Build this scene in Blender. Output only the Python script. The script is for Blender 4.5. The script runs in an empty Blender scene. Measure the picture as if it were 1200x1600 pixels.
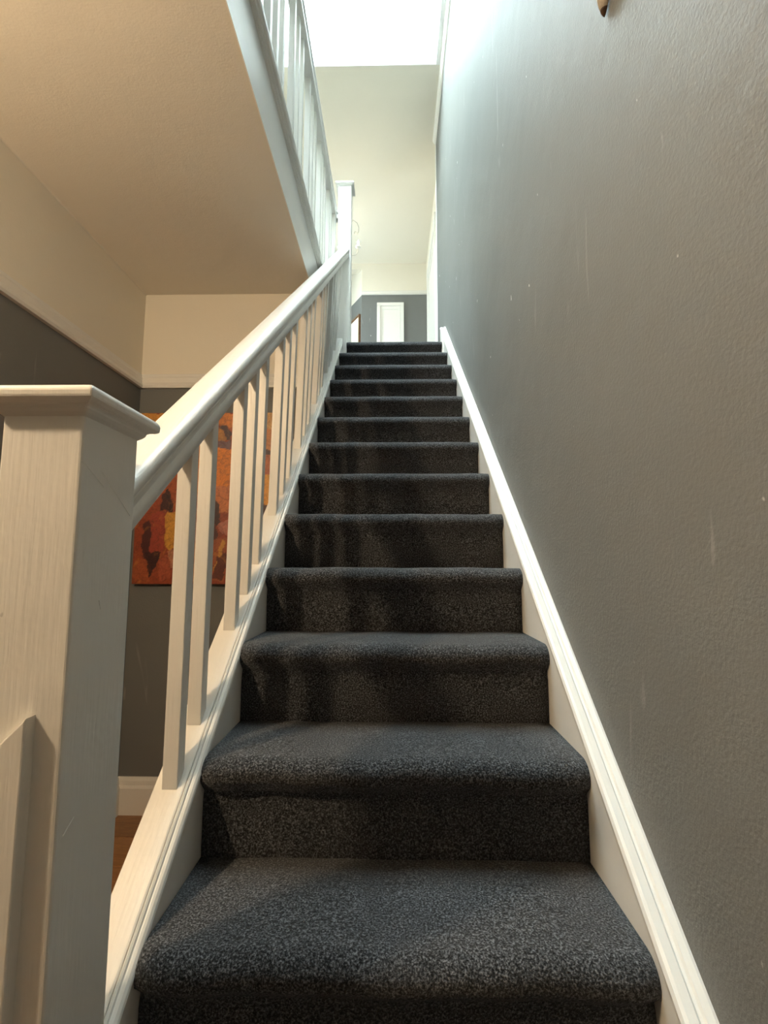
import bpy, bmesh, math, random
from mathutils import Vector, Matrix
random.seed(7)
S = bpy.context.scene
C = S.collection

# ------------------------------------------------------------------ camera
# all coordinates below are measured from the camera; a last loop lifts the place so that the hall floor is z = 0
LIFT = 1.352
F, YAW, PITCH, ROLL = 733.43, -.0186, .1034, .002
cy, sy, cp, sp = math.cos(YAW), math.sin(YAW), math.cos(PITCH), math.sin(PITCH)
fwd = Vector((sy*cp, cy*cp, sp)); rt = Vector((cy, -sy, 0)); up = rt.cross(fwd)
c_, s_ = math.cos(ROLL), math.sin(ROLL)
rt, up = c_*rt + s_*up, -s_*rt + c_*up
cam_d = bpy.data.cameras.new('camera'); cam = bpy.data.objects.new('camera', cam_d); C.objects.link(cam)
cam.matrix_world = Matrix((( rt.x, up.x, -fwd.x, 0), (rt.y, up.y, -fwd.y, 0), (rt.z, up.z, -fwd.z, 0), (0, 0, 0, 1)))
cam_d.sensor_fit = 'HORIZONTAL'; cam_d.sensor_width = 36; cam_d.lens = 36*F/1200
cam_d.clip_start = .02
S.camera = cam

# ------------------------------------------------------------------ light
SKY_STRENGTH = 28.0
SCONCE_WATTS = 28.0
CHANDELIER_EMIT = 60.0
EXPOSURE = 1.32
w = bpy.data.worlds.new('world'); S.world = w; w.use_nodes = True
bg = w.node_tree.nodes['Background']; bg.inputs[0].default_value = (.80, .93, 1, 1); bg.inputs[1].default_value = SKY_STRENGTH
pl = bpy.data.lights.new('skylight_portal', 'AREA'); pl.shape = 'RECTANGLE'; pl.size = 1.04; pl.size_y = 2.64
pl.cycles.is_portal = True
po = bpy.data.objects.new('skylight_portal', pl); C.objects.link(po); po.location = (-.62, 2.315, 5.42)
pl2 = bpy.data.lights.new('added_window_portal', 'AREA'); pl2.shape = 'RECTANGLE'; pl2.size = .65; pl2.size_y = .55; pl2.cycles.is_portal = True  # portal for the added window that brightens the upper hall
po2 = bpy.data.objects.new('added_window_portal', pl2); C.objects.link(po2); po2.location = (-1.6, 5.675, 3.262); po2.rotation_euler = (0, -math.pi/2, 0)
vs = S.view_settings; vs.view_transform = 'Standard'; vs.look = 'None'; vs.gamma = 1; vs.exposure = EXPOSURE; vs.use_curve_mapping = False

# ------------------------------------------------------------------ materials
def mat(name):
    m = bpy.data.materials.new(name); m.use_nodes = True; nt = m.node_tree
    return m, nt, nt.nodes['Principled BSDF']
def N(nt, t, **kw):
    n = nt.nodes.new(t)
    for k, v in kw.items():
        if k in n.inputs: n.inputs[k].default_value = v
        else: setattr(n, k, v)
    return n
def coords(nt, scale=(1, 1, 1)):
    tc = N(nt, 'ShaderNodeTexCoord'); mp = N(nt, 'ShaderNodeMapping'); mp.inputs['Scale'].default_value = scale
    nt.links.new(tc.outputs['Object'], mp.inputs[0]); return mp.outputs[0]
def noise(nt, scale, detail=4, rough=.55, sc=(1, 1, 1), dist=0):
    n = N(nt, 'ShaderNodeTexNoise', Scale=scale, Detail=detail, Roughness=rough, Distortion=dist)
    nt.links.new(coords(nt, sc), n.inputs['Vector']); return n.outputs['Fac']
def ramp(nt, fac, stops):
    r = N(nt, 'ShaderNodeValToRGB'); e = r.color_ramp.elements
    while len(e) < len(stops): e.new(.5)
    for x, (p, c) in zip(e, stops): x.position = p; x.color = (*c, 1)
    nt.links.new(fac, r.inputs[0]); return r.outputs[0]
def mixc(nt, fac, a, b):
    m = N(nt, 'ShaderNodeMix', data_type='RGBA')
    if isinstance(fac, (int, float)): m.inputs[0].default_value = fac
    else: nt.links.new(fac, m.inputs[0])
    for s, v in ((6, a), (7, b)):
        if isinstance(v, tuple): m.inputs[s].default_value = (*v, 1)
        else: nt.links.new(v, m.inputs[s])
    return m.outputs[2]
def bump(nt, bsdf, layers):
    prev = None
    for h, st, dist in layers:
        b = N(nt, 'ShaderNodeBump', Strength=st, Distance=dist); nt.links.new(h, b.inputs['Height'])
        if prev: nt.links.new(prev, b.inputs['Normal'])
        prev = b.outputs[0]
    nt.links.new(prev, bsdf.inputs['Normal'])

def paint(name, col, rough=.45, brush=(1, 1, .06), amt=1.0, var=.06):
    m, nt, b = mat(name)
    n1 = noise(nt, 3, 4); c2 = tuple(x*(1-var) for x in col)
    base = mixc(nt, n1, col, c2)
    # worn nicks in the paint
    n4 = noise(nt, 38, 3, .7, (1, 1, .55)); chip = ramp(nt, n4, [(.755, (0, 0, 0)), (.78, (1, 1, 1))])
    base = mixc(nt, chip, base, tuple(x*.72 for x in col))
    nt.links.new(base, b.inputs['Base Color']); b.inputs['Roughness'].default_value = rough
    n2 = noise(nt, 170, 3, .5, brush); n3 = noise(nt, 14, 3)
    bump(nt, b, [(n2, .35*amt, .002), (n3, .35*amt, .006), (chip, -.5*amt, .002)])
    return m
WHITE = paint('white_gloss_paint', (.80, .775, .725), .38)
WHITE_S = paint('white_gloss_paint_slope', (.80, .775, .725), .38, (1, .1, .1), .8)
CREAM = paint('cream_wall_paint', (.80, .745, .635), .6, (1, 1, 1), .6, .04)
CEIL = paint('cream_ceiling_paint', (.71, .66, .57), .62, (1, 1, 1), .8, .06)
WELL = paint('white_well_paint', (.86, .86, .84), .6, (1, 1, 1), .5, .02)

def wall_grey(name, col):
    m, nt, b = mat(name)
    n1 = noise(nt, 1.3, 5, .6); base = mixc(nt, n1, col, tuple(x*.86 for x in col))
    sc = noise(nt, 9, 2, .6, (1, 1.9, .22), 1.2); marks = ramp(nt, sc, [(.68, (0, 0, 0)), (.76, (.30, .30, .30))])
    base = mixc(nt, marks, base, (.42, .41, .39))
    ch = noise(nt, 24, 2, .5, (1, 1, .6)); chips = ramp(nt, ch, [(.765, (0, 0, 0)), (.78, (1, 1, 1))])
    base = mixc(nt, chips, base, (.66, .64, .60))
    nt.links.new(base, b.inputs['Base Color']); b.inputs['Roughness'].default_value = .6
    b.inputs['Specular IOR Level'].default_value = .2
    n2 = noise(nt, 130, 3, .6); n3 = noise(nt, 2.6, 3, .5); n5 = noise(nt, 16, 3, .55, (1, .5, 1.3))
    bump(nt, b, [(n3, .35, .02), (n5, .07, .004), (n2, .45, .0022), (chips, -.5, .001)])
    return m
GREY = wall_grey('grey_wall_paint', (.185, .187, .180))

def carpet():
    m, nt, b = mat('charcoal_carpet')
    n = noise(nt, 300, 2, .7); n0 = noise(nt, 5, 4, .6); n9 = noise(nt, 60, 2, .5)
    col = ramp(nt, n, [(.35, (.006, .006, .006)), (.48, (.035, .035, .036)), (.58, (.108, .108, .113)), (.69, (.23, .23, .24))])
    col = mixc(nt, ramp(nt, n0, [(.35, (0, 0, 0)), (.75, (.35, .35, .35))]), col, (.012, .012, .013))
    nt.links.new(col, b.inputs['Base Color']); b.inputs['Roughness'].default_value = .95
    b.inputs['Specular IOR Level'].default_value = .1
    b.inputs['Sheen Weight'].default_value = .13; b.inputs['Sheen Roughness'].default_value = .5
    bump(nt, b, [(n9, .4, .004), (n, 1.0, .004)])
    return m
CARPET = carpet()

def wood(name, a, bb, sc=(1, 8, 1), rough=.35):
    m, nt, b = mat(name)
    n = noise(nt, 9, 6, .65, sc, 1.5); g = noise(nt, 60, 3, .6, sc)
    oi = N(nt, 'ShaderNodeObjectInfo')
    col = ramp(nt, n, [(.3, a), (.7, bb)])
    col = mixc(nt, ramp(nt, g, [(.45, (0, 0, 0)), (.8, (.5, .5, .5))]), col, tuple(x*.4 for x in a))
    hs = N(nt, 'ShaderNodeHueSaturation'); mr = N(nt, 'ShaderNodeMapRange'); mr.inputs[3].default_value = .7; mr.inputs[4].default_value = 1.25
    nt.links.new(oi.outputs['Random'], mr.inputs[0]); nt.links.new(mr.outputs[0], hs.inputs['Value']); nt.links.new(col, hs.inputs['Color'])
    nt.links.new(hs.outputs[0], b.inputs['Base Color']); b.inputs['Roughness'].default_value = rough
    bump(nt, b, [(g, .2, .001)]); return m
FLOORWOOD = wood('oak_floor_wood', (.24, .10, .03), (.42, .20, .07), (.8, 7, 1))
FRAMEWOOD = wood('brown_frame_wood', (.16, .07, .025), (.28, .13, .05), (1, 1, 6))
CARVED = wood('pale_carved_wood', (.52, .44, .34), (.70, .63, .53), (5, 5, .8), .5)
DARKWOOD = wood('dark_wood_tip', (.035, .018, .008), (.09, .045, .02), (4, 4, 1), .5)

def plain(name, col, rough=.5, metal=0):
    m, nt, b = mat(name); n = noise(nt, 40, 3)
    nt.links.new(mixc(nt, n, col, tuple(x*.85 for x in col)), b.inputs['Base Color'])
    b.inputs['Roughness'].default_value = rough; b.inputs['Metallic'].default_value = metal
    bump(nt, b, [(n, .1, .001)]); return m
METAL = plain('aged_cream_metal', (.62, .58, .50), .45, .3)
BRASS = plain('brass', (.62, .42, .16), .3, 1)
PAPER = plain('pale_print_paper', (.80, .74, .62), .7)
DARKGAP = plain('dark_underfloor', (.02, .012, .006), .9)
def glow(name, col, st):
    m = bpy.data.materials.new(name); m.use_nodes = True; nt = m.node_tree; b = nt.nodes['Principled BSDF']
    b.inputs['Base Color'].default_value = (*col, 1); b.inputs['Emission Color'].default_value = (*col, 1); b.inputs['Emission Strength'].default_value = st
    return m
def pane_mat():
    m = bpy.data.materials.new('skylight_glass'); m.use_nodes = True; nt = m.node_tree; nt.nodes.remove(nt.nodes['Principled BSDF'])
    t = N(nt, 'ShaderNodeBsdfTransparent'); t.inputs[0].default_value = (.93, .96, .95, 1); g = N(nt, 'ShaderNodeBsdfGlossy'); g.inputs['Roughness'].default_value = .05
    mx = N(nt, 'ShaderNodeMixShader'); mx.inputs[0].default_value = .05
    nt.links.new(t.outputs[0], mx.inputs[1]); nt.links.new(g.outputs[0], mx.inputs[2]); nt.links.new(mx.outputs[0], nt.nodes['Material Output'].inputs[0]); return m
GLASS = pane_mat()

# ------------------------------------------------------------------ helpers
def link(name, me, m, parent=None, smooth=False, bevel=0, seg=2):
    o = bpy.data.objects.new(name, me); C.objects.link(o); me.materials.clear(); me.materials.append(m)
    if parent: o.parent = parent
    if smooth:
        for p in me.polygons: p.use_smooth = True
    if bevel:
        b = o.modifiers.new('bevel', 'BEVEL'); b.width = bevel; b.segments = seg; b.limit_method = 'ANGLE'; b.angle_limit = math.radians(40)
    return o
def mesh(verts, faces):
    me = bpy.data.meshes.new('m'); me.from_pydata([tuple(v) for v in verts], [], faces)
    bm = bmesh.new(); bm.from_mesh(me); bmesh.ops.recalc_face_normals(bm, faces=bm.faces); bm.to_mesh(me); bm.free(); me.update(); return me
def box_vf(x0, x1, y0, y1, z0, z1):
    v = [(x, y, z) for z in (z0, z1) for y in (y0, y1) for x in (x0, x1)]
    return v, [(0, 2, 3, 1), (4, 5, 7, 6), (0, 1, 5, 4), (2, 6, 7, 3), (0, 4, 6, 2), (1, 3, 7, 5)]
def boxes(*bs):
    V, Fc = [], []
    for b in bs:
        v, f = box_vf(*b); k = len(V); V += v; Fc += [tuple(i+k for i in q) for q in f]
    return mesh(V, Fc)
def box(name, b, m, parent=None, bevel=0, **kw): return link(name, boxes(b), m, parent, bevel=bevel, **kw)
def prism(sections):
    """closed prism through equal-length rings of 3-D points"""
    n = len(sections[0]); V = [p for s in sections for p in s]; Fc = []
    for k in range(len(sections)-1):
        for i in range(n):
            j = (i+1) % n; Fc.append((k*n+i, k*n+j, (k+1)*n+j, (k+1)*n+i))
    Fc.append(tuple(range(n))[::-1]); Fc.append(tuple(range((len(sections)-1)*n, len(sections)*n)))
    return mesh(V, Fc)
def tube(pts, r, n=10, taper=None):
    secs = []; pts = [Vector(p) for p in pts]; ref = Vector((.3, .9, .25)).normalized()
    for i, p in enumerate(pts):
        d = (pts[min(i+1, len(pts)-1)] - pts[max(i-1, 0)]).normalized()
        a = d.cross(ref).normalized(); b = d.cross(a); rr = taper[i] if taper else r
        secs.append([p + rr*(math.cos(t)*a + math.sin(t)*b) for t in [2*math.pi*k/n for k in range(n)]])
    return prism(secs)
def lathe(prof, cx, cy_, n=20):
    return prism([[(cx + r*math.cos(2*math.pi*k/n), cy_ + r*math.sin(2*math.pi*k/n), z) for k in range(n)] for r, z in prof])
def empty(name, loc=(0, 0, 0)):
    o = bpy.data.objects.new(name, None); C.objects.link(o); o.location = loc; o.empty_display_size = .1; return o
def thing(name, label, cat, group=None):
    o = empty(name); tag(o, label, cat, group); return o
def tag(o, label, cat, group=None):
    o['label'] = label; o['category'] = cat
    if group: o['group'] = group
    return o
def struct(o, label=None):
    o['kind'] = 'structure'
    if label: o['label'] = label
    return o

# ------------------------------------------------------------------ measures
XL, XR, XW = -.387, .393, .438          # carpet left, carpet right, right wall
YB, ZB, RUN, RISE, NOSE = 1.0045, -.5919, .225, .1899, .022
SL = RISE/RUN
def nl(y): return ZB + RISE + (y - YB + NOSE)*SL      # line through the nosings
FLOOR, CEILZ, XWL, YBACK, XF = -1.352, 1.588, -1.484, 2.649, -.477
ZM = ZB + 12*RISE; YM = YB + 11*RUN; ZLAND = ZM + RISE
ZC2, YWELL, YEND = 4.252, 3.634, 4.37

# ------------------------------------------------------------------ the setting
fl = struct(box('floor', (XWL-.15, .6, -1.8, YB+11*RUN+.6, FLOOR-.1, FLOOR-.02), DARKGAP), 'warm brown wooden floorboards of the lower hall')
yy = YBACK; 
while yy > -1.6:
    d = .2165
    box('floorboard', (XWL, XW-.002, yy-d+.002, yy-.0015, FLOOR-.02, FLOOR), FLOORWOOD, fl, bevel=.002)
    yy -= d
struct(box('wall_right', (XW, XW+.16, -1.7, YEND, FLOOR, 5.5), GREY), 'long grey painted wall beside the stairs, scuffed and slightly uneven')
struct(box('trim_1', (XW-.006, XW+.02, YEND-.012, YEND+.01, ZM, ZC2), WHITE, bevel=.003), 'white corner bead where the grey stair wall ends')
struct(box('wall_left', (XWL-.12, XWL, -1.7, 8.2, FLOOR, 1.003), GREY), 'dark grey left wall of the hall below the picture rail')
UY0, UY1, UZ0, UZ1 = 5.40, 5.95, ZM+1.25, ZM+1.90      # unseen window, added to brighten the upper hall
struct(link('wall_left_upper', boxes((XWL-.12, XWL, -1.7, UY0, 1.003, ZC2+.1), (XWL-.12, XWL, UY1, 8.2, 1.003, ZC2+.1), (XWL-.12, XWL, UY0, UY1, 1.003, UZ0), (XWL-.12, XWL, UY0, UY1, UZ1, ZC2+.1)), CREAM), 'cream upper part of the left wall above the picture rail')
wi = empty('added_window'); struct(wi, 'unseen sash window added to brighten the upper hall')
link('window_frame', boxes((XWL-.10, XWL-.04, UY0, UY0+.06, UZ0, UZ1), (XWL-.10, XWL-.04, UY1-.06, UY1, UZ0, UZ1), (XWL-.10, XWL-.04, UY0+.06, UY1-.06, UZ0, UZ0+.06), (XWL-.10, XWL-.04, UY0+.06, UY1-.06, UZ1-.06, UZ1), (XWL-.09, XWL-.05, UY0+.06, UY1-.06, (UZ0+UZ1)/2-.02, (UZ0+UZ1)/2+.02)), WHITE, wi, bevel=.003)
box('pane', (XWL-.072, XWL-.068, UY0+.06, UY1-.06, UZ0+.06, (UZ0+UZ1)/2-.02), GLASS, wi)
box('pane', (XWL-.072, XWL-.068, UY0+.06, UY1-.06, (UZ0+UZ1)/2+.02, UZ1-.06), GLASS, wi)
struct(box('wall_front', (XWL-.12, .6, -1.82, -1.7, FLOOR, ZC2+.1), GREY))
struct(box('wall_back', (XWL, -.4515, YBACK, YBACK+.1, FLOOR, nl(YBACK)-.34), GREY), 'grey back wall of the hall behind the orange painting, down to the skirting')
struct(box('wall_back_upper', (XWL, -.466, YBACK, YBACK+.1, nl(YBACK)-.34, 1.003), GREY), 'grey back wall of the hall just below the cream frieze')
struct(box('wall_back_frieze', (XWL, -.464, YBACK, YBACK+.1, 1.003, CEILZ+.02), CREAM), 'cream frieze band above the picture rail')
def rail_profile(d):  # moulded picture rail: outwards, up
    return [(0, 0), (.020, 0), (.024, .012), (.020, .022), (.014, .034), (.014, .062), (.008, .072), (.006, .086), (0, .09)]
struct(link('trim_2', prism([[(x, YBACK-a, 1.003+b) for a, b in rail_profile(0)] for x in (XWL, -.464)]), WHITE), 'cream picture rail on the back wall')
struct(link('trim_3', prism([[(XWL+a, y, 1.003+b) for a, b in rail_profile(0)] for y in (-1.7, YBACK)]), WHITE), 'cream picture rail along the left wall')
bp_ = [(0, 0), (.022, 0), (.022, .135), (.016, .150), (.014, .172), (.006, .188), (0, .1885)]
struct(link('baseboard_back', prism([[(x, YBACK-a, FLOOR+b) for a, b in bp_] for x in (XWL, -.464)]), WHITE), 'white skirting board under the painting')
struct(link('baseboard_left', prism([[(XWL+a, y, FLOOR+b) for a, b in bp_] for y in (-1.7, YBACK)]), WHITE))
# ceiling of the lower hall with a soft cove along the left wall; the landing floor lies above it
cv = [(XF, CEILZ), (XWL+.008, CEILZ)] + [(XWL+.008-.008*math.sin(t), CEILZ-.008+.008*math.cos(t)) for t in (.26, .52, .78, 1.05, 1.3, 1.571)] + [(XWL-.05, CEILZ-.008), (XWL-.05, 1.80), (XF, 1.80)]
co = struct(link('ceiling', prism([[(a, y, b) for a, b in cv] for y in (-1.7, YBACK)]), CEIL), 'wide cream ceiling of the lower hall')
for p in co.data.polygons: p.use_smooth = abs(p.normal.y) < .5
m_ = co.modifiers.new('split', 'EDGE_SPLIT'); m_.split_angle = math.radians(40)
struct(box('landing_floor', (XWL, XF-.002, -1.7, 3.56, 1.80, ZLAND), CARPET), 'landing floor beside the stairwell')
struct(box('landing_floor_core', (XWL, XF-.002, YBACK, 3.56, CEILZ, 1.80), CREAM))
# white fascia board round the stairwell edge with its nosing moulding
fb = struct(box('trim_4', (XF, XF+.004, -1.7, 3.56, CEILZ-.004, 1.85), WHITE_S), 'white fascia board along the edge of the landing')
mo = [(0, 1.836), (.008, 1.836), (.008, 1.846), (.016, 1.846), (.018, 1.857), (.025, 1.858), (.030, 1.866), (.031, 1.882), (.026, 1.892), (.018, 1.896), (0, 1.896)]
mm = link('nosing_moulding', prism([[(XF+.004+a, y, b) for a, b in mo] for y in (-1.7, 3.56)]), WHITE_S, fb)
# upper corridor at the head of the stairs
struct(box('floor_upper', (XWL, .66, YM+.03, 8.2, ZM-.2, ZM-.004), CARPET), 'dark carpeted floor at the head of the stairs')
struct(box('wall_understair', (XWL, .6, YM+.5, YM+.6, FLOOR, ZM-.2), GREY))
XC, YF = .485, 6.351
struct(box('wall_corridor', (XC, XC+.16, YEND-.02, 8.2, ZM-.2, ZC2), CREAM), 'cream corridor wall beyond the grey stair wall')
struct(box('wall_far', (-.445, XC, YF, YF+.12, ZM-.2, 3.775), GREY), 'grey far wall around the narrow white door')
struct(box('wall_far_frieze', (-.445, XC, YF, YF+.12, 3.775, ZC2), CREAM), 'cream frieze band above the narrow white door')
struct(link('trim_5', prism([[(x, YF-a, 3.775+b*.75) for a, b in rail_profile(0)] for x in (-.445, XC)]), WHITE), 'white picture rail on the far wall')
struct(box('trim_6', (XWL, -.4455, YF, YF+.12, 4.17, ZC2), CREAM), 'cream bulkhead beside the far wall')
# splayed wall running away to the left of the far wall
dx, dy = -.507, .862
def splay(t, off, z): return (-.445 + dx*t - dy*off*-1*-1, YF + dy*t + dx*off, z)
def splay_box(name, t0, t1, o0, o1, z0, z1, m, parent=None):
    V = [splay(t, o, z) for z in (z0, z1) for o in (o0, o1) for t in (t0, t1)]
    return link(name, mesh(V, box_vf(0, 1, 0, 1, 0, 1)[1]), m, parent)
struct(splay_box('wall_splay', 0, 2.0, -.12, 0, ZM-.2, 3.775, GREY), 'grey splayed wall to the left of the far wall')
struct(splay_box('wall_splay_frieze', 0, 2.0, -.12, 0, 3.775, ZC2, CREAM), 'cream upper part of the splayed wall')
struct(box('wall_end', (XWL, .66, 8.2, 8.3, ZM-.2, ZC2), CREAM))
# upper ceiling with the skylight well
WX0, WX1, WY0 = -1.20, .372, 1.0
struct(box('ceiling_upper', (XWL-.1, .66, YWELL, 8.3, ZC2, ZC2+.12), CREAM), 'cream ceiling over the head of the stairs')
struct(box('ceiling_upper_near', (XWL-.1, XW+.01, -1.8, WY0, ZC2, ZC2+.12), CREAM))
struct(box('ceiling_upper_left', (XWL-.1, WX0, WY0, YWELL, ZC2, ZC2+.12), CREAM))
struct(box('ceiling_upper_right', (WX1, XW+.01, WY0, YWELL, ZC2, ZC2+.12), WELL))
ZG = 5.35
struct(box('wall_well_far', (WX0-.06, XW, YWELL, YWELL+.06, ZC2+.12, ZG), WELL))
fa = struct(box('wall_well_face', (WX0, WX1, YWELL-.006, YWELL, ZC2, ZG), WELL), 'bright white side of the skylight well')
struct(box('wall_well_near', (WX0-.06, XW, WY0-.06, WY0, ZC2, ZG), WELL))
struct(box('wall_well_left', (WX0-.06, WX0, WY0, YWELL, ZC2, ZG), WELL))
struct(box('wall_well_right', (WX1, XW, WY0, YWELL, ZC2+.12, ZG), WELL))
cn = [(0, -.05), (-.012, -.045), (-.026, -.022), (-.032, 0), (0, 0)]
struct(link('trim_7', prism([[(XW+a, y, ZC2+b) for a, b in cn] for y in (-1.7, YEND)]), WHITE), 'white cornice where the stair wall meets the ceiling')
GX0, GX1 = -1.14, -.10
struct(box('ceiling_added_lid', (GX1+.05, XW, WY0-.06, YWELL+.06, ZG, ZG+.06), WELL))  # unseen lid, added to narrow the skylight and dim the right wall
sk = empty('window_1'); struct(sk, 'skylight over the stairs')
link('window_frame', boxes((WX0-.06, GX0+.04, WY0-.06, YWELL+.06, ZG, ZG+.06), (GX1-.04, GX1+.05, WY0-.06, YWELL+.06, ZG, ZG+.06),
     (GX0+.04, GX1-.04, WY0-.06, WY0+.04, ZG, ZG+.06), (GX0+.04, GX1-.04, YWELL-.04, YWELL+.06, ZG, ZG+.06)), WHITE, sk, bevel=.004)
xm = (GX0+GX1)/2
box('glazing_bar', (xm-.02, xm+.02, WY0+.04, YWELL-.04, ZG+.005, ZG+.055), WHITE, sk, bevel=.003)
box('pane', (GX0+.04, xm-.02, WY0+.04, YWELL-.04, ZG+.026, ZG+.030), GLASS, sk)
box('pane', (xm+.02, GX1-.04, WY0+.04, YWELL-.04, ZG+.026, ZG+.030), GLASS, sk)
# narrow white door in the far wall
d1 = empty('door_1'); struct(d1, 'narrow white panelled door in the grey far wall')
DX0, DX1, DZ = -.224, .158, 3.652
link('architrave', boxes((DX0, DX0+.05, YF-.025, YF, ZM, DZ-.05), (DX1-.05, DX1, YF-.025, YF, ZM, DZ-.05), (DX0, DX1, YF-.025, YF, DZ-.05, DZ)), WHITE, d1, bevel=.004)
lf = box('door_leaf', (DX0+.05, DX1-.05, YF-.010, YF, ZM, DZ-.05), WHITE, d1)
link('door_stile', boxes((DX0+.052, DX0+.078, YF-.015, YF-.010, ZM, DZ-.052), (DX1-.078, DX1-.052, YF-.015, YF-.010, ZM, DZ-.052), (DX0+.078, DX1-.078, YF-.015, YF-.010, DZ-.10, DZ-.052)), WHITE, lf)
link('door_knob', lathe([(.002, ZM+.96), (.014, ZM+.965), (.018, ZM+.98), (.014, ZM+.995), (.002, ZM+1.0)], DX1-.07, YF-.035, 12), BRASS, lf, smooth=True)
# white door and casing on the corridor's right wall
d2 = empty('door_2'); struct(d2, 'white door and casing seen edge-on in the corridor wall')
link('architrave', boxes((XC-.022, XC, 4.90, 5.02, ZM, 3.90), (XC-.022, XC, 5.95, 6.07, ZM, 3.90), (XC-.022, XC, 5.02, 5.95, 3.78, 3.90)), WHITE, d2, bevel=.005)
lf = box('door_leaf', (XC-.008, XC, 5.02, 5.95, ZM, 3.78), WHITE, d2)
link('door_stile', boxes((XC-.014, XC-.008, 5.03, 5.13, ZM, 3.77), (XC-.014, XC-.008, 5.84, 5.94, ZM, 3.77), (XC-.014, XC-.008, 5.13, 5.84, 3.66, 3.77), (XC-.014, XC-.008, 5.13, 5.84, 2.5, 2.65)), WHITE, lf)

# ------------------------------------------------------------------ staircase
st = thing('staircase', 'straight flight of stairs carpeted in charcoal between white string boards', 'staircase')
def step_profile(top=False):
    """(y from riser plane, z from tread): foot of riser, rounded carpet nosing, tread"""
    p = [(0.0, -RISE), (.0005, -.12), (.001, -.085), (-.001, -.066)]
    cyy, czz, ry, rz = .012, -.033, .036, .033
    for k in range(11):
        a = math.radians(200 - 110*k/10)
        p.append((cyy + ry*math.cos(a), czz + rz*math.sin(a)))
    p += [(.05, -.0004), (.12, -.001), (RUN+.01 if not top else .06, -.002)]
    return p
for k in range(-4, 12):
    y0, z0 = YB + k*RUN, ZB + (k+1)*RISE
    top = k == 11
    x0, x1 = (XL+.001, XR-.001) if not top else (-.356, .378)
    pr = step_profile(top); n = 24; secs = []
    bot = [(RUN+.01 if not top else .06, -RISE-.05), (.02, -RISE-.05)]
    for i in range(n+1):
        x = x0 + (x1-x0)*i/n
        s = []
        e = min(i, n-i)/1.0
        for yy, zz in pr:
            wob = .0022*math.sin(17*x + k*2.1) + .0014*math.sin(41*x + 1.7*k)
            edge = .006*max(0, 1 - e) if -.08 < zz and yy < .03 else 0       # the nosing rounds off slightly at its ends
            s.append((x, y0 + yy + wob*(1 if zz > -.1 and yy < .06 else .2) + edge, z0 + zz + .5*wob*(1 if zz > -.05 else 0)))
        s += [(x, y0+a, z0+b) for a, b in bot]
        secs.append(s)
    me = prism(secs)
    o = link('carpeted_step', me, CARPET, st)
    for p in me.polygons: p.use_smooth = len(p.vertices) == 4
    if k == 11:
        box('plinth_block', (XL, -.3565, YM-.012, YM+.14, ZM-RISE-.02, ZM+.03), WHITE, st, bevel=.003)
        box('plinth_block', (.3785, XR+.02, YM-.012, YM+.14, ZM-RISE-.02, ZM+.03), WHITE, st, bevel=.003)
def sloped(prof, ya, yb, shift=(0, 0)):
    """profile of (X, height above nosing line) carried up the slope between two plumb cuts"""
    return prism([[(x, ya, nl(ya)+h) for x, h in prof], [(x, yb, nl(yb)+h) for x, h in prof]])
# left (outer) string, its capping and twin bead
ls = link('outer_string_board', sloped([(-.452, -.36), (XL, -.36), (XL, -.030), (-.452, -.030)], .62, 3.56), WHITE_S, st)
link('string_capping', sloped([(-.464, -.032), (-.408, -.032), (-.404, -.014), (-.408, -.012), (-.464, -.012)], .62, 3.56), WHITE_S, ls, bevel=.002)
link('bead_moulding', sloped([(-.404, -.034), (-.4035, -.014), (-.401, -.0115), (-.398, -.0135), (-.3965, -.018), (-.394, -.0175), (-.390, -.019), (-.3865, -.024), (-.385, -.030), (XL, -.036)], .62, 3.56), WHITE_S, ls)
# right (wall) string with stepped moulding
rs = link('wall_string_board', sloped([(XR, -.36), (XW-.0005, -.36), (XW-.0005, .002), (XR, .002)], .05, 3.72), WHITE_S, st)
link('string_moulding', sloped([(XR-.001, -.004), (XR-.002, .006), (XR+.001, .014), (XR+.006, .017), (XR+.019, .018), (XR+.023, .013), (XR+.027, .014), (XR+.030, .020), (XR+.040, .023), (XW-.0005, .022), (XW-.0005, -.004)], .05, 3.72), WHITE_S, rs)
# closed spandrel under the outer string
ya, yb = .69, YBACK+.1
link('spandrel_panel', prism([[(x, y, z) for x, z in ((-.45, FLOOR), (-.40, FLOOR), (-.40, nl(y)-.34), (-.45, nl(y)-.34))] for y in (ya, yb)]), WHITE, st)

# ------------------------------------------------------------------ stair balustrade
bal = thing('stair_balustrade', 'white painted stair balustrade with square balusters and a moulded sloping handrail', 'balustrade')
NX0, NX1, NY0, NY1, NZ = -.485, -.382, .560, .683, .184
def newel_cap(x0, x1, y0, y1, z):   # moulded cap: stepped cove under a slab with softened edges
    def ring(g, zz): return [(x0-g, y0-g, zz), (x1+g, y0-g, zz), (x1+g, y1+g, zz), (x0-g, y1+g, zz)]
    return [ring(g, z+dz) for g, dz in ((0, -.004), (.005, 0), (.008, .004), (.009, .009), (.016, .011), (.022, .014), (.0225, .024), (.019, .0285), (.010, .031), (-.02, .033))]
nw = link('newel_post', boxes((NX0, NX1, NY0, NY1, FLOOR, NZ)), WHITE, bal, bevel=.004, seg=3)
link('newel_cap', prism(newel_cap(NX0, NX1, NY0, NY1, NZ-.002)), WHITE, nw, bevel=.0025)
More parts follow.
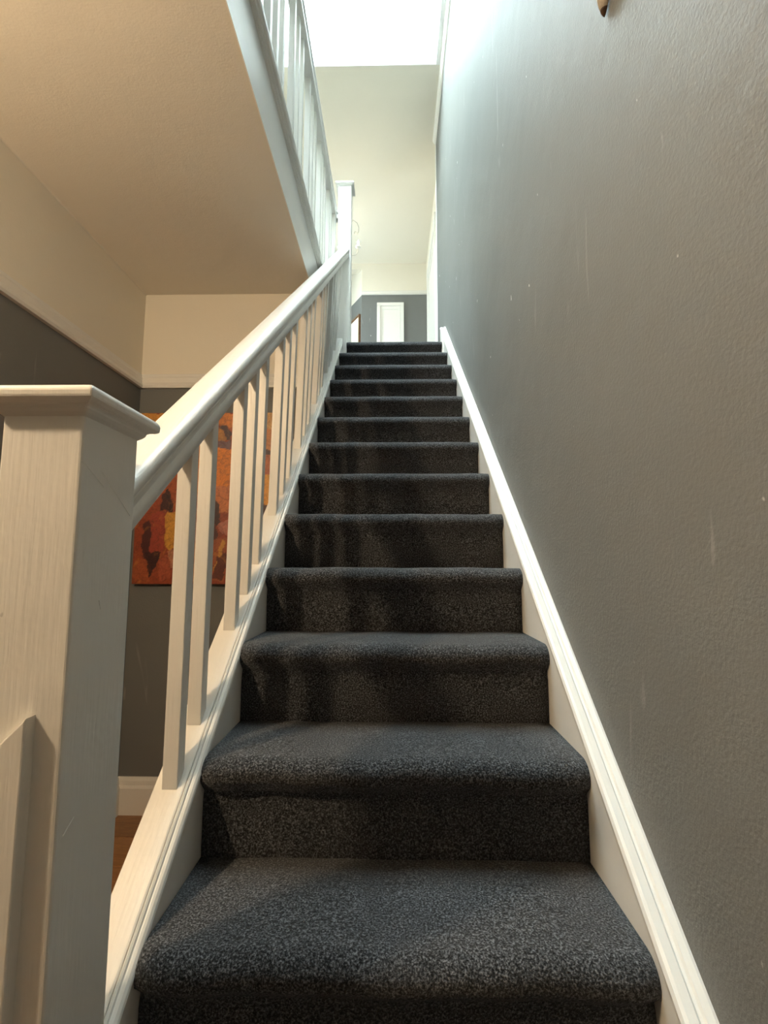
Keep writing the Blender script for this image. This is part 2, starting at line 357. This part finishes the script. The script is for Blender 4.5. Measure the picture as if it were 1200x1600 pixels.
def scar(a, b, w, x=NX1+.0006):
    (ya_, za_), (yb_, zb_) = a, b; L = math.hypot(yb_-ya_, zb_-za_); ny, nz = -(zb_-za_)/L*w, (yb_-ya_)/L*w
    ym_, zm_ = (ya_+yb_)/2, (za_+zb_)/2
    return prism([[(x-.003, y_-ny*q, z_-nz*q), (x-.003, y_+ny*q, z_+nz*q), (x, y_, z_)] for y_, z_, q in ((ya_, za_, .4), (ym_, zm_, 1), (yb_, zb_, .5))])
for a, b, w_ in (((.561, .122), (.607, .096), .0012), ((.600, .116), (.672, .064), .0014), ((.572, -.318), (.590, -.306), .0018), ((.612, -.052), (.616, -.064), .0016)):
    link('paint_scar', scar(a, b, w_), WHITE, nw)
# raised pad with a sloping top planted on the front of the post
pad = [(-.478, FLOOR), (-.415, FLOOR), (-.415, -.178), (-.4425, -.206), (-.478, -.242)]
link('raised_pad', prism([[(x, y, z) for x, z in pad] for y in (NY0-.016, NY0+.002)]), WHITE, nw, bevel=.002)
RY0, RY1, RX0, RX1 = NY1-.002, 3.56, -.435, -.388
def rx(y): return RX0 + (RX1-RX0)*(y-RY0)/(RY1-RY0)
half = [(.032, .672), (.034, .676), (.0340, .698), (.0315, .707), (.0255, .711), (.0240, .716), (.0255, .721), (.031, .724), (.036, .729), (.038, .736), (.0375, .745), (.033, .752), (.022, .757), (.008, .7595)]
hp = half + [(-a, b) for a, b in reversed(half)]
me = prism([[(rx(y)+a, y, nl(y)+b) for a, b in hp] for y in (RY0, RY1)])
ho = link('handrail', me, WHITE_S, bal)
for p in me.polygons: p.use_smooth = len(p.vertices) == 4
m_ = ho.modifiers.new('split', 'EDGE_SPLIT'); m_.split_angle = math.radians(38)
bw = .0305
for k in range(24):
    if k in (2, 6, 10, 14, 18, 22): continue      # the flight has lost every fourth baluster
    y = .95 + .1017*k
    if k > 20: y -= .01
    V = []
    for (xc, h) in ((-.432, -.0125), (None, .674)):
        for yy in (y, y+bw):
            for s in (-1, 1):
                x = (xc if xc is not None else rx(yy)) + s*bw/2
                V.append((x, yy, nl(yy)+h))
    link('baluster', mesh(V, [(0, 2, 3, 1), (4, 5, 7, 6), (0, 1, 5, 4), (2, 6, 7, 3), (0, 4, 6, 2), (1, 3, 7, 5)]), WHITE, bal, bevel=.0015)
# head newel
HX0, HX1, HY0, HY1, HZ = -.446, -.339, 3.55, 3.66, 3.062
hn = link('newel_post', boxes((HX0, HX1, HY0, HY1, ZM-.2, HZ)), WHITE, bal, bevel=.004, seg=3)
link('newel_cap', prism(newel_cap(HX0, HX1, HY0, HY1, HZ-.002)), WHITE, hn, bevel=.0025)

# ------------------------------------------------------------------ landing balustrade
lb = thing('landing_balustrade', 'white landing balustrade above the fascia board, seen steeply from below', 'balustrade')
LX, LZ = -.490, 2.775
lp = [(a, b-.672) for a, b in hp]
me = prism([[(LX+a, y, LZ+b) for a, b in lp] for y in (-1.6, 3.60)])
lo = link('handrail', me, WHITE_S, lb)
for p in me.polygons: p.use_smooth = len(p.vertices) == 4
m_ = lo.modifiers.new('split', 'EDGE_SPLIT'); m_.split_angle = math.radians(38)
link('handrail_return', prism([[(x, 3.572+a*.7, LZ+b*.9) for a, b in lp] for x in (LX+.03, HX0+.003)]), WHITE_S, lb)
box('half_newel', (LX-.022, LX+.028, 3.50, 3.56, ZLAND, LZ+.01), WHITE, lb, bevel=.003)
base = boxes((-bw/2, bw/2, -bw/2, bw/2, ZLAND, LZ+.003))
for k in range(-30, 19):
    if k % 4 == 3: continue
    y = 1.62 + .103*k
    if y < -1.55 or y > 3.46: continue
    o = link('baluster', base if k > -30 else base, WHITE, lb, bevel=.0015); o.location = (LX, y, 0)

# ------------------------------------------------------------------ painting
pt = thing('painting', 'unframed abstract canvas in orange, amber and dark red on the grey back wall', 'painting')
PX0, PX1, PZ0, PZ1, PY = -1.452, -.665, -.131, .845, YBACK-.003
box('stretcher_edge', (PX0, PX1, PY-.034, PY, PZ0, PZ1), plain('dark_canvas_edge', (.05, .018, .010), .7), pt)
def P(px, py): return ((px-200)/245., (912-py)/267.)
R4 = lambda a, b, c, d: [(a, b), (c, b), (c, d), (a, d)]
patches = [  # outlines of colour patches in the photograph, later ones on top
 (R4(200, 640, 450, 920), (.30, .055, .018)), ([(200, 645), (265, 645), (258, 664), (200, 668)], (.62, .27, .045)), (R4(262, 645, 338, 702), (.50, .18, .03)), ([(335, 645), (378, 645), (374, 668), (338, 664)], (.62, .19, .03)),
 (R4(200, 666, 250, 770), (.40, .11, .02)), (R4(250, 690, 300, 800), (.36, .075, .016)), ([(341, 667), (356, 664), (366, 676), (363, 690), (352, 684)], (.05, .018, .024)), ([(341, 671), (350, 672), (358, 684), (348, 692), (341, 690)], (.42, .17, .04)), ([(338, 692), (363, 688), (362, 703), (338, 703)], (.15, .075, .09)),
 (R4(330, 702, 376, 764), (.70, .20, .012)), ([(332, 764), (376, 758), (374, 800), (330, 804)], (.56, .17, .05)), ([(338, 782), (346, 792), (352, 818), (340, 826), (334, 800)], (.04, .012, .012)), ([(345, 822), (366, 812), (364, 838), (352, 834)], (.50, .17, .11)),
 ([(322, 820), (340, 812), (348, 850), (338, 890), (322, 912)], (.07, .016, .012)), ([(340, 846), (366, 838), (362, 908), (336, 908)], (.34, .09, .03)), ([(356, 842), (362, 846), (346, 896), (340, 894)], (.55, .25, .05)), ([(346, 872), (364, 862), (360, 905), (342, 905)], (.12, .03, .02)),
 ([(231, 803), (256, 803), (256, 862), (230, 864)], (.34, .050, .024)), ([(218, 820), (230, 812), (232, 866), (222, 880), (216, 846)], (.07, .014, .012)), ([(257, 803), (280, 800), (282, 850), (266, 862), (254, 846)], (.62, .29, .035)), ([(262, 862), (284, 854), (288, 880), (268, 888)], (.50, .21, .11)),
 ([(244, 800), (248, 776), (262, 770), (266, 802)], (.05, .012, .010)), ([(254, 772), (260, 766), (268, 800), (262, 803)], (.03, .008, .008)), ([(222, 862), (252, 864), (242, 884), (234, 902), (226, 880)], (.035, .008, .008)),
 ([(246, 878), (262, 868), (272, 900), (252, 910)], (.40, .085, .035)), ([(204, 880), (224, 872), (236, 908), (204, 912)], (.36, .08, .025)), (R4(284, 702, 333, 782), (.60, .20, .02)), ([(272, 780), (322, 776), (318, 846), (284, 852)], (.20, .04, .02)), (R4(288, 850, 322, 908), (.48, .19, .04)),
 (R4(374, 645, 406, 700), (.36, .10, .03)), (R4(376, 700, 412, 780), (.62, .25, .03)), ([(372, 782), (408, 776), (412, 846), (380, 854)], (.10, .026, .02)), (R4(378, 850, 420, 912), (.45, .10, .03)),
 (R4(405, 645, 450, 672), (.58, .33, .12)), (R4(408, 672, 450, 706), (.46, .17, .05)), (R4(412, 706, 440, 714), (.05, .014, .012)), (R4(410, 714, 450, 745), (.40, .09, .025)),
 (R4(408, 745, 450, 792), (.66, .28, .02)), ([(410, 796), (440, 788), (446, 830), (412, 836)], (.06, .018, .014)), (R4(412, 830, 450, 915), (.50, .15, .03))]
def inside(pg, x, y):
    r = False; k = len(pg)-1
    for i in range(len(pg)):
        (x1, y1), (x2, y2) = pg[i], pg[k]
        if (y1 > y) != (y2 > y) and x < (x2-x1)*(y-y1)/(y2-y1)+x1: r = not r
        k = i
    return r
nu, nv = 150, 180; V = []; Fc = []; cols = []
for j in range(nv+1):
    for i in range(nu+1): V.append((PX0 + (PX1-PX0)*i/nu, PY-.0345, PZ0 + (PZ1-PZ0)*j/nv))
for j in range(nv+1):
    for i in range(nu+1):
        x = 203 + 240*i/nu + 1.6*math.sin(j*.21)+.9*math.sin(j*.63+i*.25); y = 912 - 267*j/nv + 1.6*math.sin(i*.23+1)+.8*math.sin(i*.7+j*.3)
        c = (.3, .06, .02)
        for pg, col in patches:
            if inside(pg, x, y): c = col
        cols.append(c)
for j in range(nv):
    for i in range(nu): Fc.append((j*(nu+1)+i, j*(nu+1)+i+1, (j+1)*(nu+1)+i+1, (j+1)*(nu+1)+i))
pm = bpy.data.meshes.new('canvas'); pm.from_pydata(V, [], Fc); at = pm.color_attributes.new('daubs', 'FLOAT_COLOR', 'POINT')
for k, c in enumerate(cols):
    g = .85 + .3*random.random(); at.data[k].color = (c[0]*g, c[1]*g, c[2]*g, 1)
m, nt, b = mat('abstract_oil_paint'); a_ = N(nt, 'ShaderNodeAttribute', attribute_name='daubs')
n1 = noise(nt, 22, 5, .7, (1, 1, 1), 1.5); n2 = noise(nt, 9, 4, .7, (1, 1, .6), 2)
col = mixc(nt, ramp(nt, n1, [(.48, (0, 0, 0)), (.72, (.7, .7, .7))]), a_.outputs['Color'], (.10, .022, .012))
col = mixc(nt, ramp(nt, n2, [(.56, (0, 0, 0)), (.80, (.5, .5, .5))]), col, (.72, .30, .04))
nt.links.new(col, b.inputs['Base Color']); b.inputs['Roughness'].default_value = .45; bump(nt, b, [(n1, .4, .003)])
link('painted_canvas', pm, m, pt)

# ------------------------------------------------------------------ picture on the splayed wall
pf = thing('framed_picture', 'small brown framed picture on the splayed wall at the stair head', 'picture')
for (t0, t1, z0, z1) in ((.02, .04, 2.2, 3.50), (.50, .52, 2.2, 3.50), (.04, .50, 3.48, 3.50), (.04, .50, 2.2, 2.22)):
    splay_box('frame_side', t0, t1, 0, .03, z0, z1, FRAMEWOOD, pf)
splay_box('print', .04, .50, 0, .012, 2.22, 3.48, PAPER, pf)

# ------------------------------------------------------------------ carved wall ornament
wo = thing('wall_ornament', 'pale carved wooden ornament with a dark pointed tip hung high on the grey wall', 'ornament')
oy, oz = .857, 1.108
def orn(h):  # half width, depth by height above the tip
    return .004 + .0265*min(1, (h/.05))**.7 if h < .05 else .0305 + .006*math.sin((h-.05)*6)
def orn_secs(hs):
    secs = []
    for h in hs:
        r = orn(h); secs.append([(XW - .004 - .026*(r/.0255)*max(0, math.sin(t)) , oy - .5*h + r*math.cos(t)*.75, oz + h) for t in [math.pi*k/12 for k in range(13)]])
    return secs
link('carved_body', prism(orn_secs([.008, .014, .022, .035, .05, .08, .13, .2, .28])), CARVED, wo, smooth=True)
link('pointed_tip', prism(orn_secs([0, .003, .006, .008])), DARKWOOD, wo, smooth=True)

# ------------------------------------------------------------------ lamps
sc = thing('wall_sconce', 'brass wall sconce with a glowing frosted globe on the left hall wall', 'lamp')
LXp, LYp, LZp = -1.25, .08, 1.0
link('backplate', prism([[(x, LYp+r*math.cos(t), LZp-.10+r*math.sin(t)) for t in [2*math.pi*k/20 for k in range(20)]] for x, r in ((XWL, .055), (XWL+.012, .055), (XWL+.018, .045))]), BRASS, sc)
link('arm', tube([(XWL+.012, LYp, LZp-.10), (XWL+.06, LYp, LZp-.12), (XWL+.008, LYp, LZp-.11), (LXp, LYp, LZp-.075), (LXp, LYp, LZp-.045)], .008), BRASS, sc, smooth=True)
bmg = bmesh.new(); bmesh.ops.create_uvsphere(bmg, u_segments=24, v_segments=16, radius=.045); bmesh.ops.translate(bmg, verts=bmg.verts, vec=(LXp, LYp, LZp))
gm = bpy.data.meshes.new('g'); bmg.to_mesh(gm); bmg.free()
link('frosted_globe', gm, glow('sconce_glow', (1, .76, .49), SCONCE_WATTS*14), sc, smooth=True)

ch = thing('chandelier', 'cream metal chandelier with curled arms, half hidden behind the head newel', 'lamp')
CX, CY, CZ = -.50, 5.0, 3.52
link('ceiling_rose', lathe([(.05, ZC2-.001), (.05, ZC2-.012), (.02, ZC2-.03), (.006, ZC2-.04)], CX, CY), METAL, ch, smooth=True)
link('rod', tube([(CX, CY, ZC2-.03), (CX, CY, CZ)], .005), METAL, ch)
link('hub', lathe([(.004, CZ-.07), (.016, CZ-.05), (.026, CZ-.02), (.014, CZ+.01), (.02, CZ+.05), (.006, CZ+.08)], CX, CY), METAL, ch, smooth=True)
EMIT = glow('candle_glow', (1, .80, .50), CHANDELIER_EMIT)
for k in range(4):
    a = math.pi/2*k; ux, uy = math.cos(a), math.sin(a)
    pts = [(CX+r*ux, CY+r*uy, CZ+z) for r, z in ((.01, -.03), (.04, -.07), (.075, -.065), (.10, -.03), (.105, .02))]
    ar = link('arm', tube(pts, .005, 8), METAL, ch, smooth=True)
    link('scroll', tube([(CX+r*ux, CY+r*uy, CZ+z) for r, z in ((.012, .33), (.05, .36), (.09, .33), (.112, .27), (.108, .21), (.08, .18), (.06, .20), (.066, .225), (.08, .22))], .0045, 8), METAL, ar, smooth=True)
    link('candle_cup', lathe([(.008, CZ+.018), (.028, CZ+.028), (.03, CZ+.036), (.012, CZ+.036)], CX+.105*ux, CY+.105*uy, 14), WELL, ar, smooth=True)
    link('candle_bulb', lathe([(.007, CZ+.036), (.007, CZ+.07), (.011, CZ+.085), (.007, CZ+.105), (.001, CZ+.115)], CX+.105*ux, CY+.105*uy, 12), EMIT, ar, smooth=True)

# ------------------------------------------------------------------ lift the place so that the hall floor is at z = 0
for o in S.objects:
    if o.parent is None: o.location.z += LIFT
